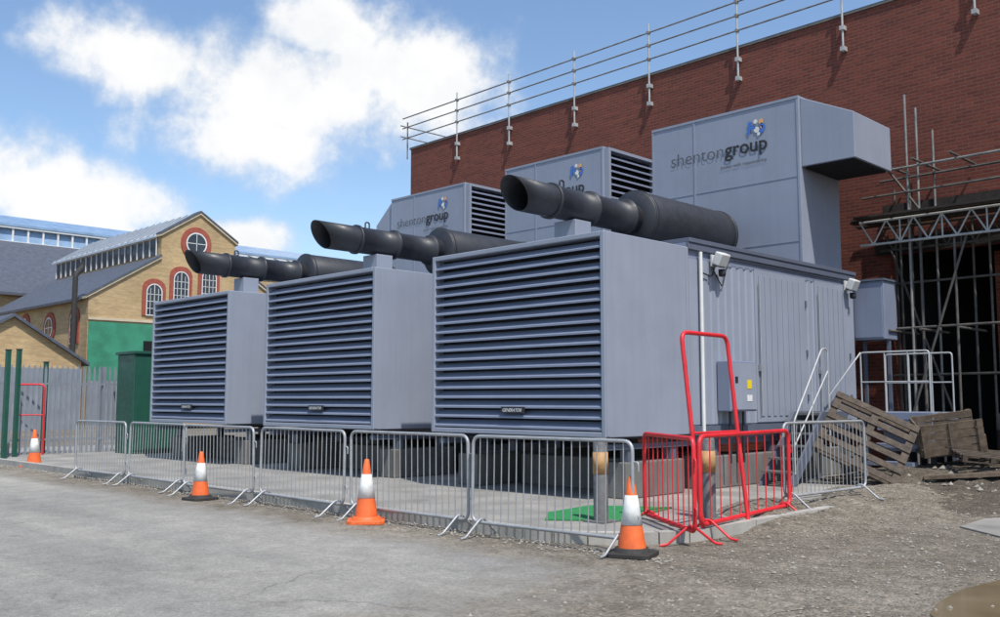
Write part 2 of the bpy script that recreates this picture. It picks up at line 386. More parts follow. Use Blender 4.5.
    if i==0:
        for (yy,zz) in ((13.05,3.72),(17.75,3.72)):
            mb=MB(); mb.box(xr+.012,xr+.05,yy-.07,yy+.07,zz-.1,zz+.09); mb.box(xr+.05,xr+.12,yy-.03,yy+.03,zz-.02,zz+.03)
            lm=B(mb,'wall_lamp',M['lamp'],g,.008)
            Q=Matrix.Translation((xr+.17,yy,zz))@Matrix.Rotation(R(25),4,'Y')
            B(MB().box(-.07,.07,-.13,.13,-.1,.11,Q),'lamp_housing',M['lamp'],lm,.02)
            B(MB().box(-.055,.055,-.11,.11,-.115,-.1005,Q),'lamp_lens',M['glass'],lm)
            B(MB().lathe([(0,-.2),(.05,-.19),(.06,-.15),(.06,-.08),(0,-.08)],16,Matrix.Translation((xr+.11,yy+.12,zz-.06))),'lamp_sensor',M['ink'],lm)
        B(MB().tube([(xr+.03,12.68,ZB),(xr+.03,12.68,ZC-.18)],.03,10),'conduit',M['white'])
        B(MB().tube(fillet([(xr+.03,12.68,3.5),(xr+.03,13.0,3.45),(xr+.05,13.05,3.62)],.08),.012,6),'lamp_cable',M['ink'])
        B(MB().tube(fillet([(xr+.02,13.05,3.58),(xr+.03,13.3,3.3),(xr+.03,13.45,3.7),(xr+.03,13.6,3.78),(xr+.03,17.6,3.78)],.08),.01,6),'lamp_cable',M['ink'])
        a0,a1,z0,z1=13.12,13.92,1.32,2.12
        bx=B(MB().box(xr+.0,xr+.24,a0,a1,z0,z1),'switch_box',M['paint'],g,.015)
        B(MB().box(xr+.24,xr+.258,a0+.03,a1-.03,z0+.03,z1-.03),'box_door',M['paint_lt'],bx)
        B(MB().box(xr+.258,xr+.264,a0+.48,a0+.61,z0+.36,z0+.5),'warning_sign',M['yellow'],bx)
        B(MB().box(xr+.258,xr+.264,a0+.47,a0+.62,z0+.16,z0+.26),'instruction_label',M['cwhite'],bx)
        B(MB().box(xr+.258,xr+.264,a0+.12,a0+.2,z0+.45,z0+.55),'box_lock',M['ink'],bx)
        for yy in (a0+.2,a0+.4,a0+.6): B(MB().tube([(xr+.1,yy,z0),(xr+.1,yy,.5)],.02,8),'box_cable',M['ink'],bx)
    # plinth under it
    pl=thing('concrete_plinth',['concrete plinth blocks under the nearest generator','concrete plinth blocks under the middle generator','concrete plinth blocks under the farthest generator'][i],'plinth',(loc.x,Y0,.1))
    for xx in (x0+.06,xr-.54):
        for (a,b) in ((Y0+.55,Y0+2.0),(YC+.5,YC+3.1),(YC+3.4,YE-.1)): MB().box(xx,xx+.46,a,b,.1,.617).build('block',M['plinth'],pl,(loc.x,Y0,.1),.02)
    for i2 in range(2): MB().box(x0+.7,xr-.7,Y0+1.4+2.6*i2,Y0+1.8+2.6*i2,.1,.6).build('block',M['plinth'],pl,(loc.x,Y0,.1),.02)
XR=[-8.25,-13.45,-18.6]
for i in range(3): gen(i,XR[i])

# ---------------------------------------------------------------- ground
def struct(mb,name,m): return tag(mb.build(name,m),kind='structure')
struct(MB().add([(-1500,-1500,0),(1500,-1500,0),(1500,1500,0),(-1500,1500,0)],[(0,1,2,3)]),'ground',M['dirt'])
pts=[(-300,-80)]+[(-2.6+1.2*sin(y*.23)*.5+random.uniform(-.12,.12)-.22*max(0,y),y) for y in [-80,-40,-20]+[q*.25 for q in range(-20,28)]]
pts+= [(x+random.uniform(-.08,.08),7.1+random.uniform(-.1,.1)) for x in [-5.2-q*.3 for q in range(60)]]+[(-40,7.15),(-300,7.2)]
struct(MB().add([(a,b,.004) for a,b in pts],[tuple(range(len(pts)))]),'road',M['asphalt'])
cc=(-7.2,9.02); rr=1.3
arcp=[(cc[0]+rr*sin(R(a)),cc[1]-rr*cos(R(a))) for a in range(0,91,10)]
mb=MB(); mb.extr([(-30,7.72,0)]+[(a,b,0) for a,b in arcp]+[(-5.9,19.5,0),(-30,19.5,0)],(0,0,.1)); struct(mb,'concrete_slab',M['conc_dk'])
mb=MB(); x=-30.
while x<-8.1:
    mb.box(x+.004,x+.905,7.58,7.717,0,.125); x+=.915
mb.box(x+.004,-7.206,7.58,7.717,0,.125)
for k in range(6):
    a0=R(k*15+.3); a1=R(k*15+14.7); r0=rr+.003; r1=rr+.14
    mb.extr([(cc[0]+r0*sin(a),cc[1]-r0*cos(a),0) for a in (a0,(a0+a1)/2,a1)]+[(cc[0]+r1*sin(a),cc[1]-r1*cos(a),0) for a in (a1,(a0+a1)/2,a0)],(0,0,.125))
y=9.03
while y<12.5:
    mb.box(-5.897,-5.77,y+.004,y+.905,0,.125); y+=.915
struct(mb,'kerb',M['conc'])
# dirt spilling over the slab on the right
mb=MB(); nx,ny=46,90; vs=[];fs=[]
def bank(x,y):
    k=smooth((y-9.4)/1.3)
    return (.175*(1-smooth((x+6.6)/2.0)))*k
for j in range(ny+1):
    for i in range(nx+1):
        x=-7.3+2.9*i/nx; y=9.0+7.6*j/ny
        e=min(1,min(i,nx-i)/4.,(ny-j)/6.)
        z=(bank(x,y)+random.uniform(-.014,.014)+.02*sin(x*5+y*3))*e-.05*(1-e)-.04*(1-smooth((y-9.2)/.8))
        if x<-6.4+.25*sin(y*2.1): z-=.12*smooth((-6.4+.25*sin(y*2.1)-x)/.5)
        vs.append((x,y,z))
for j in range(ny):
    for i in range(nx): a=j*(nx+1)+i; fs.append((a,a+1,a+nx+2,a+nx+1))
mb.add(vs,fs,True); tag(mb.build('dirt_bank',M['dirt'],recalc=False),kind='structure')
p=[onZ(962,590),onZ(1010,578),onZ(1030,600),onZ(1030,640),onZ(985,632),onZ(928,617),onZ(938,603)]
pp=fillet(p,.12,4,True)
struct(MB().add([(q.x,q.y,.006) for q in pp],[tuple(range(len(pp)))]),'puddle',M['water'])
p=[onZ(960,528),onZ(985,520),onZ(1040,518),onZ(1040,540),onZ(1000,538)]
struct(MB().extr([(q.x,q.y,.0) for q in p],(0,0,.02)),'broken_paving',M['conc_dk'])
# rubble mound
mb=MB(); nx,ny=70,50; vs=[];fs=[]
def mound(x,y):
    a=math.exp(-(((x+4.9)/2.1)**2+((y-18.0)/1.7)**2))*.6
    b=math.exp(-(((x+7.0)/.9)**2+((y-16.4)/.9)**2))*.2
    return a+b
for j in range(ny+1):
    for i in range(nx+1):
        x=-9+7.5*i/nx; y=12.6+7.6*j/ny; e=min(i,nx-i,j,ny-j)/8.; e=min(1,e)
        vs.append((x,y,(mound(x,y)+.03+random.uniform(-.035,.035))*e-.03*(1-e)))
for j in range(ny):
    for i in range(nx): a=j*(nx+1)+i; fs.append((a,a+1,a+nx+2,a+nx+1))
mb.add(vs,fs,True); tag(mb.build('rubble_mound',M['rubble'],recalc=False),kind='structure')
# loose stones
mb=MB()
def stone(x,y,z,s):
    vs=[]
    for (a,b,c) in ((1,0,0),(-1,0,0),(0,1,0),(0,-1,0),(0,0,1),(0,0,-.6)):
        k=s*random.uniform(.6,1.2); vs.append((x+a*k,y+b*k,z+c*k*.7))
    rz=random.uniform(0,6.28); ca,sa=cos(rz),sin(rz)
    vs=[(x+(px-x)*ca-(py-y)*sa,y+(px-x)*sa+(py-y)*ca,pz) for px,py,pz in vs]
    mb.add(vs,[(0,2,4),(2,1,4),(1,3,4),(3,0,4),(2,0,5),(1,2,5),(3,1,5),(0,3,5)])
cnt=0
def gz(x,y): return max(0,mound(x,y) if y>14 else 0, bank(x,y) if x>-6.6 else 0)
while cnt<9000:
    x=random.uniform(-6.5,2); y=random.uniform(4.5,15.5); cnt+=1
    ed=x+3.2+.22*y+random.gauss(0,.5)
    if ed<-.5 or (x<-5.7 and 7.5<y<10.3) or x<-6.4: continue
    if ((x+2.5)/.9)**2+((y-7.6)/.9)**2<1: continue
    stone(x,y,.004+gz(x,y),abs(random.gauss(0,.009))+.004)
for _ in range(2600):
    x=random.uniform(-24,-5.2); y=7.56-abs(random.gauss(0,.2)); stone(x,y,.006,abs(random.gauss(0,.010))+.005)
for _ in range(150):
    x=random.uniform(-6.4,-2); y=random.uniform(6.5,14)
    if x<-5.7 and 7.5<y<10.3: continue
    stone(x,y,.008+gz(x,y),random.uniform(.015,.034))
for _ in range(900):
    x=random.uniform(-8,-2.5); y=random.uniform(14,20); z=mound(x,y)
    if z>.08: stone(x,y,z+.02,abs(random.gauss(0,.035))+.012)
tag(mb.build('loose_gravel',M['stone']),'loose grey stones scattered over the dirt beside the kerb','gravel',None,'stuff')

# ---------------------------------------------------------------- crowd barriers
def barrier(mat,nb=19,rf=.019,rbar=.0065,name='crowd_barrier'):
    b=thing(name,'-','barrier')
    MB().tube(fillet([(-1.08,0,.16),(-1.08,0,1.1),(1.08,0,1.1),(1.08,0,.16)],.11,6,True),rf,10,True).build('frame',mat,b)
    mb=MB()
    for k in range(nb): x=-1.08+2.16*(k+1)/(nb+1); mb.tube([(x,0,.165),(x,0,1.095)],rbar,6)
    mb.build('infill_bars',mat,b)
    for s in (-1,1):
        mb=MB(); x=s*.93
        mb.tube(fillet([(x-.0,-.34,.012),(x,-.26,.02),(x,-.03,.2),(x,.03,.2),(x,.26,.02),(x,.34,.012)],.03,3),.014,8)
        mb.tube([(x,0,.2),(x,0,.16)],.014,8); mb.build('foot',mat,b)
    for z in (.4,.9): MB().tube(fillet([(1.08,0,z),(1.15,0,z),(1.15,0,z-.09)],.03,3),.009,6).build('hook',mat,b)
    return b
gb=barrier(M['galv'])
xe=[-19.0,-16.82,-14.55,-12.36,-10.12,-7.84,-5.62]
gl=['grey steel barrier at far left end of the row, standing clear of the cones','second grey steel barrier from the left, between the far units and the left cones',
 'grey steel barrier just right of the cone below the farthest louvred unit','grey steel barrier under the middle louvred unit, left of the centre cone',
 'grey steel barrier just behind the centre orange cone','grey steel barrier below the nearest louvred unit, left of the red ones']
for i in range(6):
    o=gb if i==0 else copy_tree(gb)
    a=xe[i]; b=xe[i+1]; o.location=((a+b)/2,7.36+.03*sin(i*2.1)+(.08 if i==5 else 0),.0); o.rotation_euler=(R([.5,-1,1,-.5,.8,-1][i]),0,R([2,-1,1,-1.5,1,4][i])); o.scale=((b-a)/2.28,1,1)
    tag(o,gl[i],'barrier','grey steel crowd barriers')
def span(o,a,b,z=0.):
    a=V(a);b=V(b); m=(a+b)/2; o.location=(m.x,m.y,z); d=b-a; o.rotation_euler=(0,0,math.atan2(d.y,d.x)); o.scale=(d.length/2.2,1,1)
def g2(u,v): q=onZ(u,v); return (q.x,q.y)
o=copy_tree(gb); span(o,(-6.15,11.3),(-6.05,13.5),.1); tag(o,'grey steel barrier right of the red ones, in front of the leaning pallet','barrier','grey steel crowd barriers')
rb=barrier(M['red'],9,.026,.008); span(rb,g2(645,527),g2(696,548)); tag(rb,'red crowd barrier set at an angle, nearest the front cone','barrier','red crowd barriers')
o=copy_tree(rb); span(o,g2(700,542),g2(791,518),.01); tag(o,'red crowd barrier right of the front angled one, below the switch box','barrier','red crowd barriers')
def stood(name,label,loc,rz,lean,w=1.0,h=2.2):
    b=thing(name,label,'barrier',loc,rz,'red barriers stood on end')
    Lm=Matrix.Rotation(lean,4,'X')
    MB().tube(fillet([(-w/2,0,.03),(-w/2,0,h),(w/2,0,h),(w/2,0,.03)],.12,6,True),.025,10,True,Lm).build('frame',M['red'],b)
    MB().tube([(-w/2,0,1.12),(w/2,0,1.12)],.016,8,False,Lm).build('crossbar',M['red'],b)
    return b
q=(V(g2(703,539))+V(g2(750,531)))/2
stood('upright_barrier','tall red barrier frame stood on end among the red barriers',(q.x,q.y,0.02),R(92),R(-6),1.0,2.25)
stood('upright_barrier','red barrier frame stood on end at far left beside the green posts',tuple(onZ(29,459)),R(60),R(3),.62,1.9)

# ---------------------------------------------------------------- cones
def cone(label,loc,s,bm,rz,tilt=0):
    c=thing('traffic_cone',label,'cone',loc,rz,'orange and white traffic cones'); c.scale=(s,s,s); c.rotation_euler=(tilt,0,rz)
    mb=MB(); q=.225; k=.06
    poly=[(q,q-k),(q-k,q),(-q+k,q),(-q,q-k),(-q,-q+k),(-q+k,-q),(q-k,-q),(q,-q+k)]
    mb.extr([(a,b,0) for a,b in poly],(0,0,.045)); mb.lathe([(.18,.045),(.16,.085),(.145,.085)],24); mb.build('base',bm,c,None,.008)
    r=lambda z:.142-(.142-.028)*(z-.06)/.7
    MB().lathe([(r(.06),.06),(r(.3),.3),(r(.56),.56),(r(.745),.745),(.02,.76),(.012,.745)],28).build('body',M['orange'],c)
    MB().lathe([(r(.3),.3),(r(.3)+.004,.301),(r(.58)+.004,.58),(r(.58),.581)],28).build('reflective_band',M['cwhite'],c)
    return c
cone('nearest and largest orange cone, in front of the angled red barrier',tuple(onZ(632,556)),1.0,M['black'],R(20))
cone('orange cone at centre, in front of the grey barriers',tuple(onZ(366,523)),1.02,M['orange'],R(50))
cone('orange cone left of centre, in front of the farthest louvred unit',tuple(onZ(200,500)),.95,M['black'],R(10))
cone('most distant orange cone, at far left beside the upright red barrier',tuple(onZ(34,467)),1.1,M['orange'],R(35),R(2))

# bollards, mat
for (u,v,l) in ((601,522,'grey bollard with amber band behind the grey barrier'),(709,519,'grey bollard with amber band behind the red barriers')):
    q=onZ(u,v,.1); b=thing('bollard',l,'bollard',tuple(q),0,'bollards before the nearest generator')
    MB().lathe([(.085,0),(.085,.93),(.07,.96),(0,.965)],20).build('post',M['bollard'],b)
    MB().lathe([(.087,.55),(.089,.55),(.089,.8),(.087,.8)],20).build('band',M['amber'],b)
    MB().box(-.15,.15,-.15,.15,0,.02).build('base_plate',M['bollard'],b)
q=[onZ(548,512,.12),onZ(590,505,.12),onZ(672,507,.12),onZ(620,520,.12),onZ(545,519,.12)]
tag(MB().extr([(a.x,a.y,.104) for a in q],(0,0,.015)).build('ground_mat',M['gmat']),'bright green mat lying on the slab below the nearest generator','mat')

# ---------------------------------------------------------------- brick warehouse
YW=20.5; pl=onY(411,150,YW); XL=pl.x; ZR=pl.z; WR=R(-1.7)
wh=thing('brick_warehouse','large dark red brick warehouse with flat roof behind the generators','building',(XL,YW,0),WR)
off=(XL,YW,0); OX0,OX1,OZ=-8.25,-2.5,4.6
mb=MB(); mb.box(XL,OX0,YW,YW+.35,0,ZR); mb.box(OX0,16,YW,YW+.35,OZ,ZR); mb.box(OX1,16,YW,YW+.35,0,OZ); mb.box(XL,XL+.35,YW+.35,45,0,ZR); mb.box(-6.6,-6.3,YW+1.2,YW+1.6,0,OZ-.003)
mb.build('wall',M['brick'],wh,off)
MB().box(XL-.03,16,YW-.04,45,ZR+.002,ZR+.07).build('coping',M['plinth'],wh,off)
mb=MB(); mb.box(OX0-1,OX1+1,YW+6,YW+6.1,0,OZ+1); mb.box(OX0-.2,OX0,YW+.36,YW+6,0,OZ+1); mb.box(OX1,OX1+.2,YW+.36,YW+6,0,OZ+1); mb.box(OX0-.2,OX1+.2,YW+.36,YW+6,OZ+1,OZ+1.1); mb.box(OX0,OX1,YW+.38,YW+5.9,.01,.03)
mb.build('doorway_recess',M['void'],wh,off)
MB().box(OX0-.3,OX1+.3,YW-.06,YW-.003,OZ-.02,OZ+.3).build('lintel',M['bwood'],wh,off)
# roof guard rail
gr=thing('roof_guardrail','silver scaffold guard rail along the top of the brick warehouse','railing',(XL,YW,ZR),WR); off=(XL,YW,ZR)
for u,vr in ((458,136),(511,120),(577,100),(652,77),(740,50),(843,20),(971,-10),(1100,-50)):
    x=onY(u,vr,YW-.1).x; x+=.013*(x-XL); po=MB().tube([(x,YW-.1,ZR-.85),(x,YW-.1,ZR+1.4)],.025,8).build('post',M['scafw'],gr,off)
    for z in (-.78,-.3): MB().box(x-.05,x+.05,YW-.15,YW-.001,ZR+z-.05,ZR+z+.05).build('bracket',M['scafw'],po,off)
    for z in (.42,.8,1.15): MB().box(x-.035,x+.035,YW-.16,YW-.05,ZR+z-.035,ZR+z+.035).build('coupler',M['scafm'],po,off)
for z in (.42,.8,1.15):
    MB().tube([(XL-.35,YW-.1+.0,ZR+z),(10,YW-.1,ZR+z+.02)],.022,8).build('rail',M['scafm'],gr,off)
for z in (.46,.84): MB().tube([(XL-.2,YW-.3,ZR+z),(XL-.2,YW+3.5,ZR+z)],.022,8).build('return_rail',M['scafm'],gr,off)
x=XL-.16; MB().tube([(x,YW-.03,ZR-.3),(x,YW-.03,ZR+1.0)],.025,8).build('post',M['scafm'],gr,off)

# ---------------------------------------------------------------- scaffold
YS=18.85
s=thing('scaffold','silver tube scaffold with lattice beam in front of the dark doorway','scaffold',(-7,YS,0)); off=(-7,YS,0)
for (u,top,yy) in ((903,95,YS),(914,108,YS+.25),(931,130,YS+.9),(953,235,YS),(988,232,YS+.9),(1015,100,YS),(893,190,YS+1.0),(908,180,YS+.9),(918,215,YS+.1),(899,230,YS+.6),(970,200,YS+1.)):
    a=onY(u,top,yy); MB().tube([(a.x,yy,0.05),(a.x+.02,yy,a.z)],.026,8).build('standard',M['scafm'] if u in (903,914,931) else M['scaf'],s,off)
za=onY(930,238,YS-.08).z; zb=onY(930,214,YS-.08).z
xa=-8.35; xb=-3.
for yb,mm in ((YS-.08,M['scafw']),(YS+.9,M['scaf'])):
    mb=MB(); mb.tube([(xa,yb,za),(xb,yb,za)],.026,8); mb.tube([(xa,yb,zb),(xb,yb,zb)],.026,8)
    x=xa; k=0
    while x<xb-.3:
        mb.tube([(x,yb,za if k%2 else zb),(x+.27,yb,zb if k%2 else za)],.018,6); x+=.27; k+=1
        if k%3==0: mb.tube([(x,yb,za),(x,yb,zb)],.018,6)
    mb.build('lattice_beam',mm,s,off)
for yy in (YS-.35,YS-.1,YS+.15,YS+.4,YS+.65):
    MB().box(-8.5+random.uniform(-.3,.3),-3,yy,yy+.225,zb+.05,zb+.09).build('board',M['bwood'],s,off)
MB().box(-8.3,-3,YS+.93,YS+.96,zb+.1,zb+.5).build('toe_board',M['bwood'],s,off)
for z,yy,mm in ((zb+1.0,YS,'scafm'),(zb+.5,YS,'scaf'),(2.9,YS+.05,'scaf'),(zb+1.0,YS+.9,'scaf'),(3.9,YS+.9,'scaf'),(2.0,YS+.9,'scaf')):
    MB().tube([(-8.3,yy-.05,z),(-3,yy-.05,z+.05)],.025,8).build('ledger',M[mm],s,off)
for x in (-7.7,-7.1,-6.4):
    MB().tube([(x,YS-.5,zb+1.06),(x-.05,YW-.6,zb+1.1)],.025,8).build('transom',M['scaf'],s,off)
    MB().tube([(x,YS-.4,2.85),(x,YW-.6,2.85)],.025,8).build('transom',M['scaf'],s,off)
MB().tube([(-7.75,YS-.06,.3),(-6.3,YS-.06,za)],.025,8).build('brace',M['scaf'],s,off)
MB().tube([(-8.1,YS+.8,za),(-6.9,YS+.8,1.)],.025,8).build('brace',M['scaf'],s,off)
MB().tube([(-8.2,YS+.2,zb+1.6),(-7.2,YS+.2,zb+.1)],.025,8).build('brace',M['scaf'],s,off)

# control cabinet right of container
c=thing('wall_cabinet','grey steel cabinet on posts at the far end of the nearest generator','cabinet',(-8.1,18.4,0)); off=(-8.1,18.4,0)
MB().box(-8.35,-7.72,18.3,18.9,2.68,3.83).build('cabinet_body',M['paint'],c,off,.015)
MB().box(-8.32,-7.75,18.28,18.299,2.72,3.79).build('cabinet_door',M['paint'],c,off,.005)
MB().box(-8.38,-7.69,18.25,18.93,3.832,3.87).build('rain_cap',M['paint_dk'],c,off)
for x in (-8.28,-7.8): MB().box(x,x+.06,18.55,18.61,.08,2.678).build('post',M['paint_dk'],c,off)

# access stairs & platform
st=thing('access_steps','steel steps with pale handrails up to the container side door','steps',(-7.85,14.6,.1)); off=(-7.85,14.6,.1)
for k in range(5): MB().box(-8.1,-7.64,14.15+.25*k,14.38+.25*k,.32+.2*k,.35+.2*k).build('tread',M['bollard'],st,off)
MB().box(-8.1,-7.64,15.4,16.3,1.24,1.28).build('landing',M['bollard'],st,off)
for x in (-8.14,-7.635):
    MB().extr([(x,14.1,.1),(x,14.35,.1),(x,15.55,1.1),(x,16.3,1.1),(x,16.3,1.3),(x,15.35,1.3)],(.035,0,0)).build('stringer',M['paint_dk'],st,off)
    MB().box(x,x+.035,16.2,16.25,.1,1.095).build('support_leg',M['paint_dk'],st,off)
xx=-7.6
mb=MB(); mb.tube(fillet([(xx,14.35,.3),(xx,14.35,1.15),(xx,15.4,2.38),(xx,15.6,2.38),(xx,15.6,1.25)],.08,4),.015,8)
mb.tube([(xx,14.35,.75),(xx,15.6,2.0)],.013,8); mb.tube([(xx,15.0,1.0),(xx,15.0,1.9)],.013,8); mb.build('handrail',M['rail'],st,off)
pf=thing('platform','small blue grey platform with pale guard rails beside the scaffold','platform',(-7.2,17.8,0)); off=(-7.2,17.8,0)
x0,x1,y0,y1,z0=-7.85,-6.5,17.3,18.5,1.28
MB().box(x0,x1,y0,y1,z0-.14,z0).build('deck',M['paint'],pf,off,.01)
MB().box(x0+.45,x1-.02,y0+.01,y0+.05,z0-.7,z0-.143).build('skirt',M['paint_lt'],pf,off)
for x in (x0+.02,x1-.1):
    for y in (y0+.06,y1-.1): MB().box(x,x+.08,y,y+.08,0,z0-.142).build('leg',M['paint_dk'],pf,off)
for k in range(3): MB().box(x0+.45,x1-.1,y0-.25*(k+1),y0-.25*k-.003,z0-.32-.3*k,z0-.25-.3*k).build('step',M['paint'],pf,off)
for y in (y0+.05,y1-.05):
    mb=MB(); mb.tube(fillet([(x0+.05,y,z0),(x0+.05,y,z0+1.1),(x1-.05,y,z0+1.1),(x1-.05,y,z0)],.06,4),.016,8)
    mb.tube([(x0+.05,y,z0+.55),(x1-.05,y,z0+.55)],.013,8)
    for x in (x0+.5,x0+.92): mb.tube([(x,y,z0),(x,y,z0+1.1)],.014,8)
    mb.build('guard_rail',M['rail'],pf,off)
MB().tube([(x0+.05,y0+.05,z0+1.1),(x0-.25,y0-.65,z0+.3),(x0-.25,y0-.65,.1)],.016,8).build('stair_rail',M['rail'],pf,off)

# ---------------------------------------------------------------- pallets & timber
def pallet(m):
    p=thing('wooden_pallet','-','pallet')
    mb=MB()
    for k in range(6): y=-.5+k*.182; mb.box(-.6,.6,y,y+.09,.122,.144)
    for x in (-.6,-.05,.5): mb.box(x,x+.1,-.5,.5,.1,.1215)
    mb.build('deck_boards',m,p)
    for x in (-.6,-.05,.5):
        for y in (-.5,-.05,.41): MB().box(x+.001,x+.099,y+.001,y+.089,.0225,.0995).build('block',m,p)
    mb=MB()
    for y in (-.5,-.05,.41): mb.box(-.6,.6,y,y+.09,0,.022)
    mb.build('bottom_boards',m,p); return p
pd=pallet(M['dwood'])
def place(o,loc,rot,label,s=1):
    o.location=loc; o.rotation_euler=tuple(R(a) for a in rot); o.scale=(s,s,s); tag(o,label,'pallet','old wooden pallets')
q=onY(864,441,15.7); place(pd,tuple(q),(60,26,28),'dark weathered wooden pallet leaning beside the steps, in front of the platform',1.18)
def crate(loc,rot):
    c=thing('wooden_crate','broken open brown wooden crate tipped on the rubble by the doorway','crate',loc); c.rotation_euler=tuple(R(a) for a in rot)
    a,b,h=.5,.36,.56
    for s in (-1,1):
        mb=MB()
        for k in range(4): mb.box(-a,a,s*b-.012,s*b+.012,.01+k*.14,.01+k*.14+.12)
        for x in (-a+.02,-.04,a-.1): mb.box(x,x+.08,s*b+(.0125 if s>0 else -.0345),s*b+(.0345 if s>0 else -.0125),0,h)
        mb.build('long_side',M['wood'],c)
        mb=MB()
        for k in range(4 if s<0 else 2): mb.box(s*a+(.001 if s>0 else -.025),s*a+(.025 if s>0 else -.001),-b+.013,b-.013,.01+k*.14,.01+k*.14+.12)
        mb.build('end_side',M['wood'],c)
    MB().box(-a+.002,a-.002,-b+.013,b-.013,-.02,.008).build('crate_floor',M['dwood'],c)
q=onY(950,449,17.2); crate(tuple(q),(12,-8,30))
q=onY(983,455,17.0); place(copy_tree(pd),(q.x,q.y,q.z-.08),(8,5,40),'dark wooden pallet lying flat beside the broken crate at right edge',.8)
for (a,b,l,m) in (((-6.2,16.0,.24),(-4.4,16.6,.4),'long brown plank lying on the rubble at right',M['wood']),):
    a=V(a);b=V(b); d=(b-a); Q=Matrix.Translation(a)@d.to_track_quat('X','Z').to_matrix().to_4x4()
    tag(MB().box(0,d.length,-.1,.1,-.03,.03,Q).build('plank',m),l,'plank')
br=thing('oil_drum','dark steel drum standing by the doorway at right edge','drum',tuple(onY(992,0,19.2).xy)+(.35,))
MB().lathe([(0,.88),(.27,.88),(.29,.9),(.29,.6),(.3,.59),(.29,.58),(.29,.31),(.3,.3),(.29,.29),(.29,0),(0,0)],24).build('drum_body',M['exh'],br)
MB().lathe([(0,.885),(.03,.885),(.03,.9),(0,.9)],12,Matrix.Translation((.15,0,0))).build('bung',M['galv'],br)

# ---------------------------------------------------------------- left side: fence, cabinet, posts
fx=-26.; f=thing('palisade_fence','grey steel palisade fence beyond the barriers at left','fence',(fx,8,0)); off=(fx,8,0)
ya,yb=7.9,12.0
mb=MB(); y=ya
while y<yb:
    mb.extr([(fx,y,.08),(fx,y+.062,.08),(fx,y+.062,2.3),(fx,y+.031,2.42),(fx,y,2.3)],(.02,0,0)); y+=.14
mb.build('pales',M['fence'],f,off)
for z in (.45,1.9): MB().box(fx-.05,fx-.002,ya,yb,z,z+.05).build('rail',M['fence'],f,off)
for y in (8.0,10.7): MB().box(fx-.16,fx-.052,y,y+.1,0,2.4).build('post',M['fence'],f,off)
gc=thing('green_cabinet','dark green steel cabinet beside the farthest generator','cabinet',(-24.8,11.4,0)); off=(-24.8,11.4,0)
MB().box(-25.35,-24.3,10.8,12.2,.1,2.7).build('cabinet_body',M['green'],gc,off,.02)
MB().box(-25.4,-24.25,10.75,12.25,2.702,2.78).build('cabinet_roof',M['green'],gc,off,.01)
for a in (10.84,11.51): MB().box(-24.299,-24.27,a,a+.64,.2,2.62).build('cabinet_door',M['green'],gc,off,.006)
MB().box(-25.45,-24.2,10.7,12.3,0,.098).build('base',M['conc'],gc,off)
for (u,v,h,l) in ((3,463,2.7,'dark green post at the very left edge'),(14,461,2.75,'dark green post left of the upright red barrier'),(42,457,2.5,'dark green post right of the upright red barrier')):
    p=thing('fence_post',l,'post',tuple(onZ(u,v)),R(10),'dark green fence posts')
    MB().box(-.05,.05,-.05,.05,0,h).build('post',M['green'],p,None,.006); MB().box(-.06,.06,-.06,.06,h+.001,h+.02).build('cap',M['black'],p)
    MB().box(-.12,.12,-.12,.12,0,.015).build('base_plate',M['green'],p)

# ---------------------------------------------------------------- Victorian hall
XG=-55.; hl=thing('brick_hall','yellow brick hall with gabled end, round window and arched windows at left','building',(XG,28.3,0)); off=(XG,28.3,0)
prof=[(21.6,0),(35,0),(35,7.4),(30.8,10.05),(30.8,11.5),(28.3,13.1),(25.85,11.5),(25.85,10.05),(21.6,7.4)]
MB().extr([(XG,a,b) for a,b in prof],(-17,0,0)).build('wall',M['ybrick'],hl,off)
def slab(a,b,x0,x1,th,m,name,par=hl):
    (ya,za),(yb,zb)=a,b
    return MB().extr([(x0,ya,za),(x0,yb,zb),(x0,yb,zb+th),(x0,ya,za+th)],(x1-x0,0,0)).build(name,m,par,off)
slab((21.2,7.2),(25.84,10.1),XG-.45,XG-17.2,.16,M['slate'],'roof')
slab((35.4,7.2),(30.81,10.1),XG-.45,XG-17.2,.16,M['slate'],'roof')
nr=slab((25.6,11.4),(28.3,13.15),XG-.45,XG-17.2,.14,M['pglass'],'roof')
slab((31.05,11.4),(28.3,13.151),XG-.45,XG-17.2,.14,M['slate'],'roof')
mb=MB()
for k in range(18): 
    x=XG-.6-.93*k; mb.extr([(x,25.6,11.55),(x,28.25,13.27),(x,28.25,13.32),(x,25.6,11.6)],(-.09,0,0))
mb.build('glazing_bars',M['fence'],nr,off)
def cop(a,b,name='coping'):
    (ya,za),(yb,zb)=a,b
    MB().extr([(XG+.12,ya,za+.0),(XG+.12,yb,zb),(XG+.12,yb,zb+.14),(XG+.12,ya,za+.14)],(-.56,0,0)).build(name,M['cream'],hl,off)
    MB().extr([(XG+.16,ya,za+.143),(XG+.16,yb,zb+.143),(XG+.16,yb,zb+.25),(XG+.16,ya,za+.25)],(-.62,0,0)).build('verge',M['slate'],hl,off)
cop((25.7,11.42),(28.3,13.1)); cop((30.95,11.42),(28.3,13.1)); cop((21.4,7.3),(25.84,10.07)); cop((35.2,7.3),(30.81,10.07))
MB().box(XG+.003,XG+.1,21.61,34.9,6.1,6.25).build('string_course',M['cream'],hl,off)
MB().box(XG-16.8,XG-.5,25.8,25.845,10.35,11.3).build('clerestory_glass',M['glass'],hl,off)
mb=MB()
for k in range(19): x=XG-.5-.9*k; mb.box(x-.06,x,25.74,25.799,10.3,11.36)
mb.box(XG-16.8,XG-.5,25.73,25.8,11.361,11.45); mb.build('clerestory_frame',M['white'],hl,off)
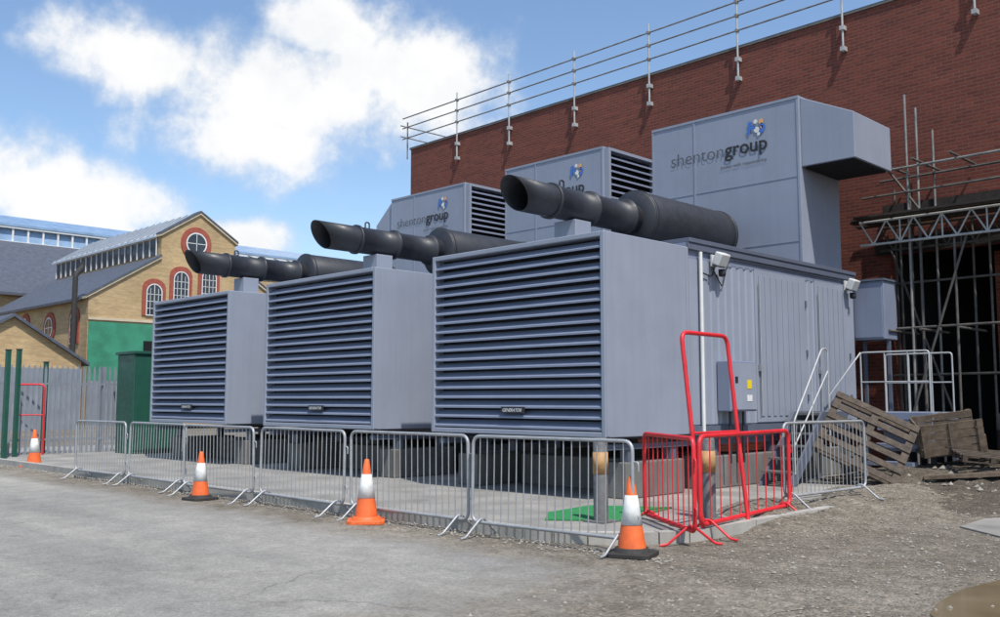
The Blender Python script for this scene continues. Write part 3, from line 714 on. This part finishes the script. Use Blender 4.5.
def window(yc,zb,w,h,face='x',rnd=False,xc=0):
    if rnd: ol=[(h*cos(2*pi*k/24),h*sin(2*pi*k/24)) for k in range(24)]
    else: ol=[(-w/2,0),(w/2,0)]+[(w/2*cos(pi*k/12),h-w/2+w/2*sin(pi*k/12)) for k in range(13)]
    big=[(a*1.45,(b*1.5 if rnd else (b*1.16 if b>h*.4 else b))) for a,b in ol]
    if face=='x': P=lambda s,z,d:(XG+d,yc+s,zb+z); ex=V((1,0,0))
    else: P=lambda s,z,d:(xc+s,21.6-d,zb+z); ex=V((0,-1,0))
    sr=MB().extr([P(a,b,.002) for a,b in big],ex*.07).build('window',M['rbrick'],hl,off)
    MB().extr([P(a,b,.073) for a,b in ol],ex*.02).build('pane',M['glass'],sr,off)
    mb=MB(); n=len(ol); vs=[];fs=[]
    for a,b in ol: vs+=[P(a,b,.11),P(a*.88,(b*.88 if rnd else h*.5+(b-h*.5)*.94),.11)]
    for k in range(n): k2=(k+1)%n; fs.append((2*k,2*k+1,2*k2+1,2*k2))
    mb.add(vs,fs)
    bars=[(-.02,.02,-h if rnd else 0,h)]+([( -h,h,-.02,.02)] if rnd else [(-w/2,w/2,h*q,h*q+.03) for q in (.22,.44,.66)]+[(-w*.25-.015,-w*.25+.015,0,h*.85),(w*.25-.015,w*.25+.015,0,h*.85)])
    for a,b,c_,d in bars: mb.add([P(a,c_,.106),P(b,c_,.106),P(b,d,.106),P(a,d,.106)],[(0,1,2,3)])
    mb.build('window_frame',M['white'],sr,off,recalc=False)
for (u,v,h) in ((153,316,1.95),(180,303,1.95),(208,301,1.95)):
    p=onX(u,v,XG); window(p.y,p.z,1.0,h)
p=onX(196,244,XG); window(p.y,p.z,1,.7,'x',True)
p=onY(74,344,21.6); window(0,p.z,1.0,1.9,'y',False,p.x)
p=onY(50,328,21.6); window(0,p.z,1,.65,'y',True,p.x)
p=onY(25,348,21.6); window(0,p.z,1.0,1.9,'y',False,p.x)
MB().box(XG+.003,XG+.06,21.65,25.75,2.6,6.0).build('painted_wall',M['gwall'],hl,off)
MB().box(XG+.061,XG+.1,24.9,25.6,2.7,5.0).build('doorway',M['void'],hl,off)
MB().box(XG+.003,XG+.12,21.65,25.75,.0,2.59).build('rendered_base',M['render'],hl,off)
p=onX(76,266,XG+.3)
MB().tube(fillet([(XG+.3,p.y,.1),(XG+.3,p.y,p.z-.5),(XG-.1,p.y+.5,p.z),(XG-.1,p.y+.5,p.z+.3)],.2,5),.15,10).build('downpipe',M['black'],hl,off)
# annex
ax=-50.; an=thing('brick_annex','low yellow brick annex with slate gable roof at left edge','building',(ax,16,0)); off=(ax,16,0)
MB().extr([(ax,12.6,0),(ax,19.4,0),(ax,19.4,3.5),(ax,16,5.6),(ax,12.6,3.5)],(-8,0,0)).build('wall',M['ybrick'],an,off)
slab((19.75,3.25),(16,5.6),ax+.25,ax-8.2,.16,M['slate'],'roof',an); slab((12.25,3.25),(16,5.601),ax+.25,ax-8.2,.16,M['slate'],'roof',an)
MB().box(ax+.003,ax+.08,12.6,19.42,0,3.1).build('rendered_base',M['render'],an,off)
# far workshop
fw=thing('far_workshop','distant workshop with slate and glazed roof behind the yellow brick hall','building',(-74,30,0)); off=(-74,30,0)
MB().box(-100,-74,2,60,0,9.3).build('wall',M['ybrick'],fw,off)
def rs(xa,za,xb,zb,th,m,name,par=fw,y0=1,y1=61): return MB().extr([(xa,y0,za),(xb,y0,zb),(xb,y0,zb+th),(xa,y0,za+th)],(0,y1-y0,0)).build(name,m,par,off)
rs(-73.5,9.1,-83,14.3,.2,M['slate'],'roof')
gv=rs(-83.1,14.4,-83.4,15.6,.05,M['skyglass'],'glazed_band'); mb=MB(); y=1.
while y<60: mb.box(-83.3,-83.05,y,y+.14,14.5,15.7); y+=1.2
mb.box(-83.35,-82.95,1,61,15.6,15.75); mb.box(-83.2,-82.95,1,61,14.4,14.52); mb.build('glazing_bars',M['white'],gv,off)
rs(-82.9,15.76,-86.5,17.0,.2,M['skyglass'],'roof'); rs(-90,14,-86.6,17.0,.2,M['slate'],'roof')
# distant shed behind the exhausts
ds=thing('distant_shed','low distant shed with pale glazed roof seen behind the exhaust pipes','building',(-62,44,0)); off=(-62,44,0)
MB().box(-75,-62,36,54,0,11).build('wall',M['ybrick'],ds,off)
r_=MB().extr([(-61.7,35.5,10.8),(-68,35.5,12.9),(-68,35.5,13.05),(-61.7,35.5,11)],(0,19,0)).build('roof',M['pglass'],ds,off)
mb=MB(); y=35.6
while y<54: mb.extr([(-61.7,y,11.02),(-68,y,13.07),(-68,y,13.12),(-61.7,y,11.07)],(0,.1,0)); y+=1.2
mb.build('glazing_bars',M['slate'],r_,off)

# ---------------------------------------------------------------- light
az=R(112); el=R(59)
sd=V((sin(az)*cos(el),cos(az)*cos(el),sin(el)))
ld=bpy.data.lights.new('sun','SUN'); ld.energy=4.8; ld.angle=R(.6); ld.color=(1,.955,.88)
lo=bpy.data.objects.new('sun',ld); col.objects.link(lo); lo.rotation_euler=(-sd).to_track_quat('-Z','Y').to_euler()
w=bpy.data.worlds.new('World'); sc.world=w; w.use_nodes=True; nt=w.node_tree; nt.nodes.clear()
N=lambda k: nt.nodes.new(k); L=nt.links.new
out=N('ShaderNodeOutputWorld'); sky=N('ShaderNodeTexSky'); sky.sky_type='NISHITA'; sky.sun_disc=False
sky.sun_elevation=el; sky.sun_rotation=az; sky.air_density=1.0; sky.dust_density=.8; sky.ozone_density=1.3
tint=N('ShaderNodeMix'); tint.data_type='RGBA'; tint.blend_type='MULTIPLY'; tint.inputs[0].default_value=1; tint.inputs[7].default_value=(1.1,1.17,1.22,1); L(sky.outputs[0],tint.inputs[6])
bg=N('ShaderNodeBackground'); bg.inputs[1].default_value=.15; L(tint.outputs[2],bg.inputs[0])
tc=N('ShaderNodeTexCoord'); sx=N('ShaderNodeSeparateXYZ'); L(tc.outputs['Generated'],sx.inputs[0])
def mth(op,a,b=0.):
    x=N('ShaderNodeMath'); x.operation=op
    for i,val in enumerate((a,b)):
        if hasattr(val,'is_linked'): L(val,x.inputs[i])
        else: x.inputs[i].default_value=val
    return x.outputs[0]
azn=mth('ARCTAN2',sx.outputs[0],sx.outputs[1]); eln=mth('ARCSINE',sx.outputs[2])
blobs=[(300,105,170,75),(420,85,105,70),(130,60,85,45),(330,25,75,40),(50,200,130,45),(-60,150,110,50),(245,240,50,22),(260,140,140,45),(700,300,150,40)]
cur=None
for (u,v,ru,rv) in blobs:
    d=ray(u,v).normalized(); a=math.atan2(d.x,d.y); e=math.asin(d.z)
    da=mth('DIVIDE',mth('SUBTRACT',azn,a),ru/F); de=mth('DIVIDE',mth('SUBTRACT',eln,e),rv/F)
    q=mth('SUBTRACT',1.,mth('SQRT',mth('ADD',mth('MULTIPLY',da,da),mth('MULTIPLY',de,de))))
    cur=q if cur is None else mth('MAXIMUM',cur,q)
def nz(scale,detail,rough):
    x=N('ShaderNodeTexNoise'); x.inputs['Scale'].default_value=scale; x.inputs['Detail'].default_value=detail; x.inputs['Roughness'].default_value=rough
    L(tc.outputs['Generated'],x.inputs['Vector']); return x.outputs['Fac']
fb=nz(8,10,.62)
dens=mth('ADD',mth('MAXIMUM',cur,-1.),mth('MULTIPLY',mth('SUBTRACT',fb,.5),2.8))
mr=N('ShaderNodeMapRange'); mr.interpolation_type='SMOOTHSTEP'; mr.inputs[1].default_value=-.15; mr.inputs[2].default_value=.65; L(dens,mr.inputs[0])
cr=N('ShaderNodeValToRGB'); cr.color_ramp.elements[0].position=.35; cr.color_ramp.elements[0].color=(.66,.74,.85,1); cr.color_ramp.elements[1].position=.62; cr.color_ramp.elements[1].color=(1,1,1,1)
L(mth('ADD',mth('MULTIPLY',nz(7,7,.6),.6),mth('MULTIPLY',mr.outputs[0],.35)),cr.inputs[0])
bc=N('ShaderNodeBackground'); bc.inputs[1].default_value=1.; L(cr.outputs[0],bc.inputs[0])
mx=N('ShaderNodeMixShader'); L(mr.outputs[0],mx.inputs[0]); L(bg.outputs[0],mx.inputs[1]); L(bc.outputs[0],mx.inputs[2]); L(mx.outputs[0],out.inputs[0])
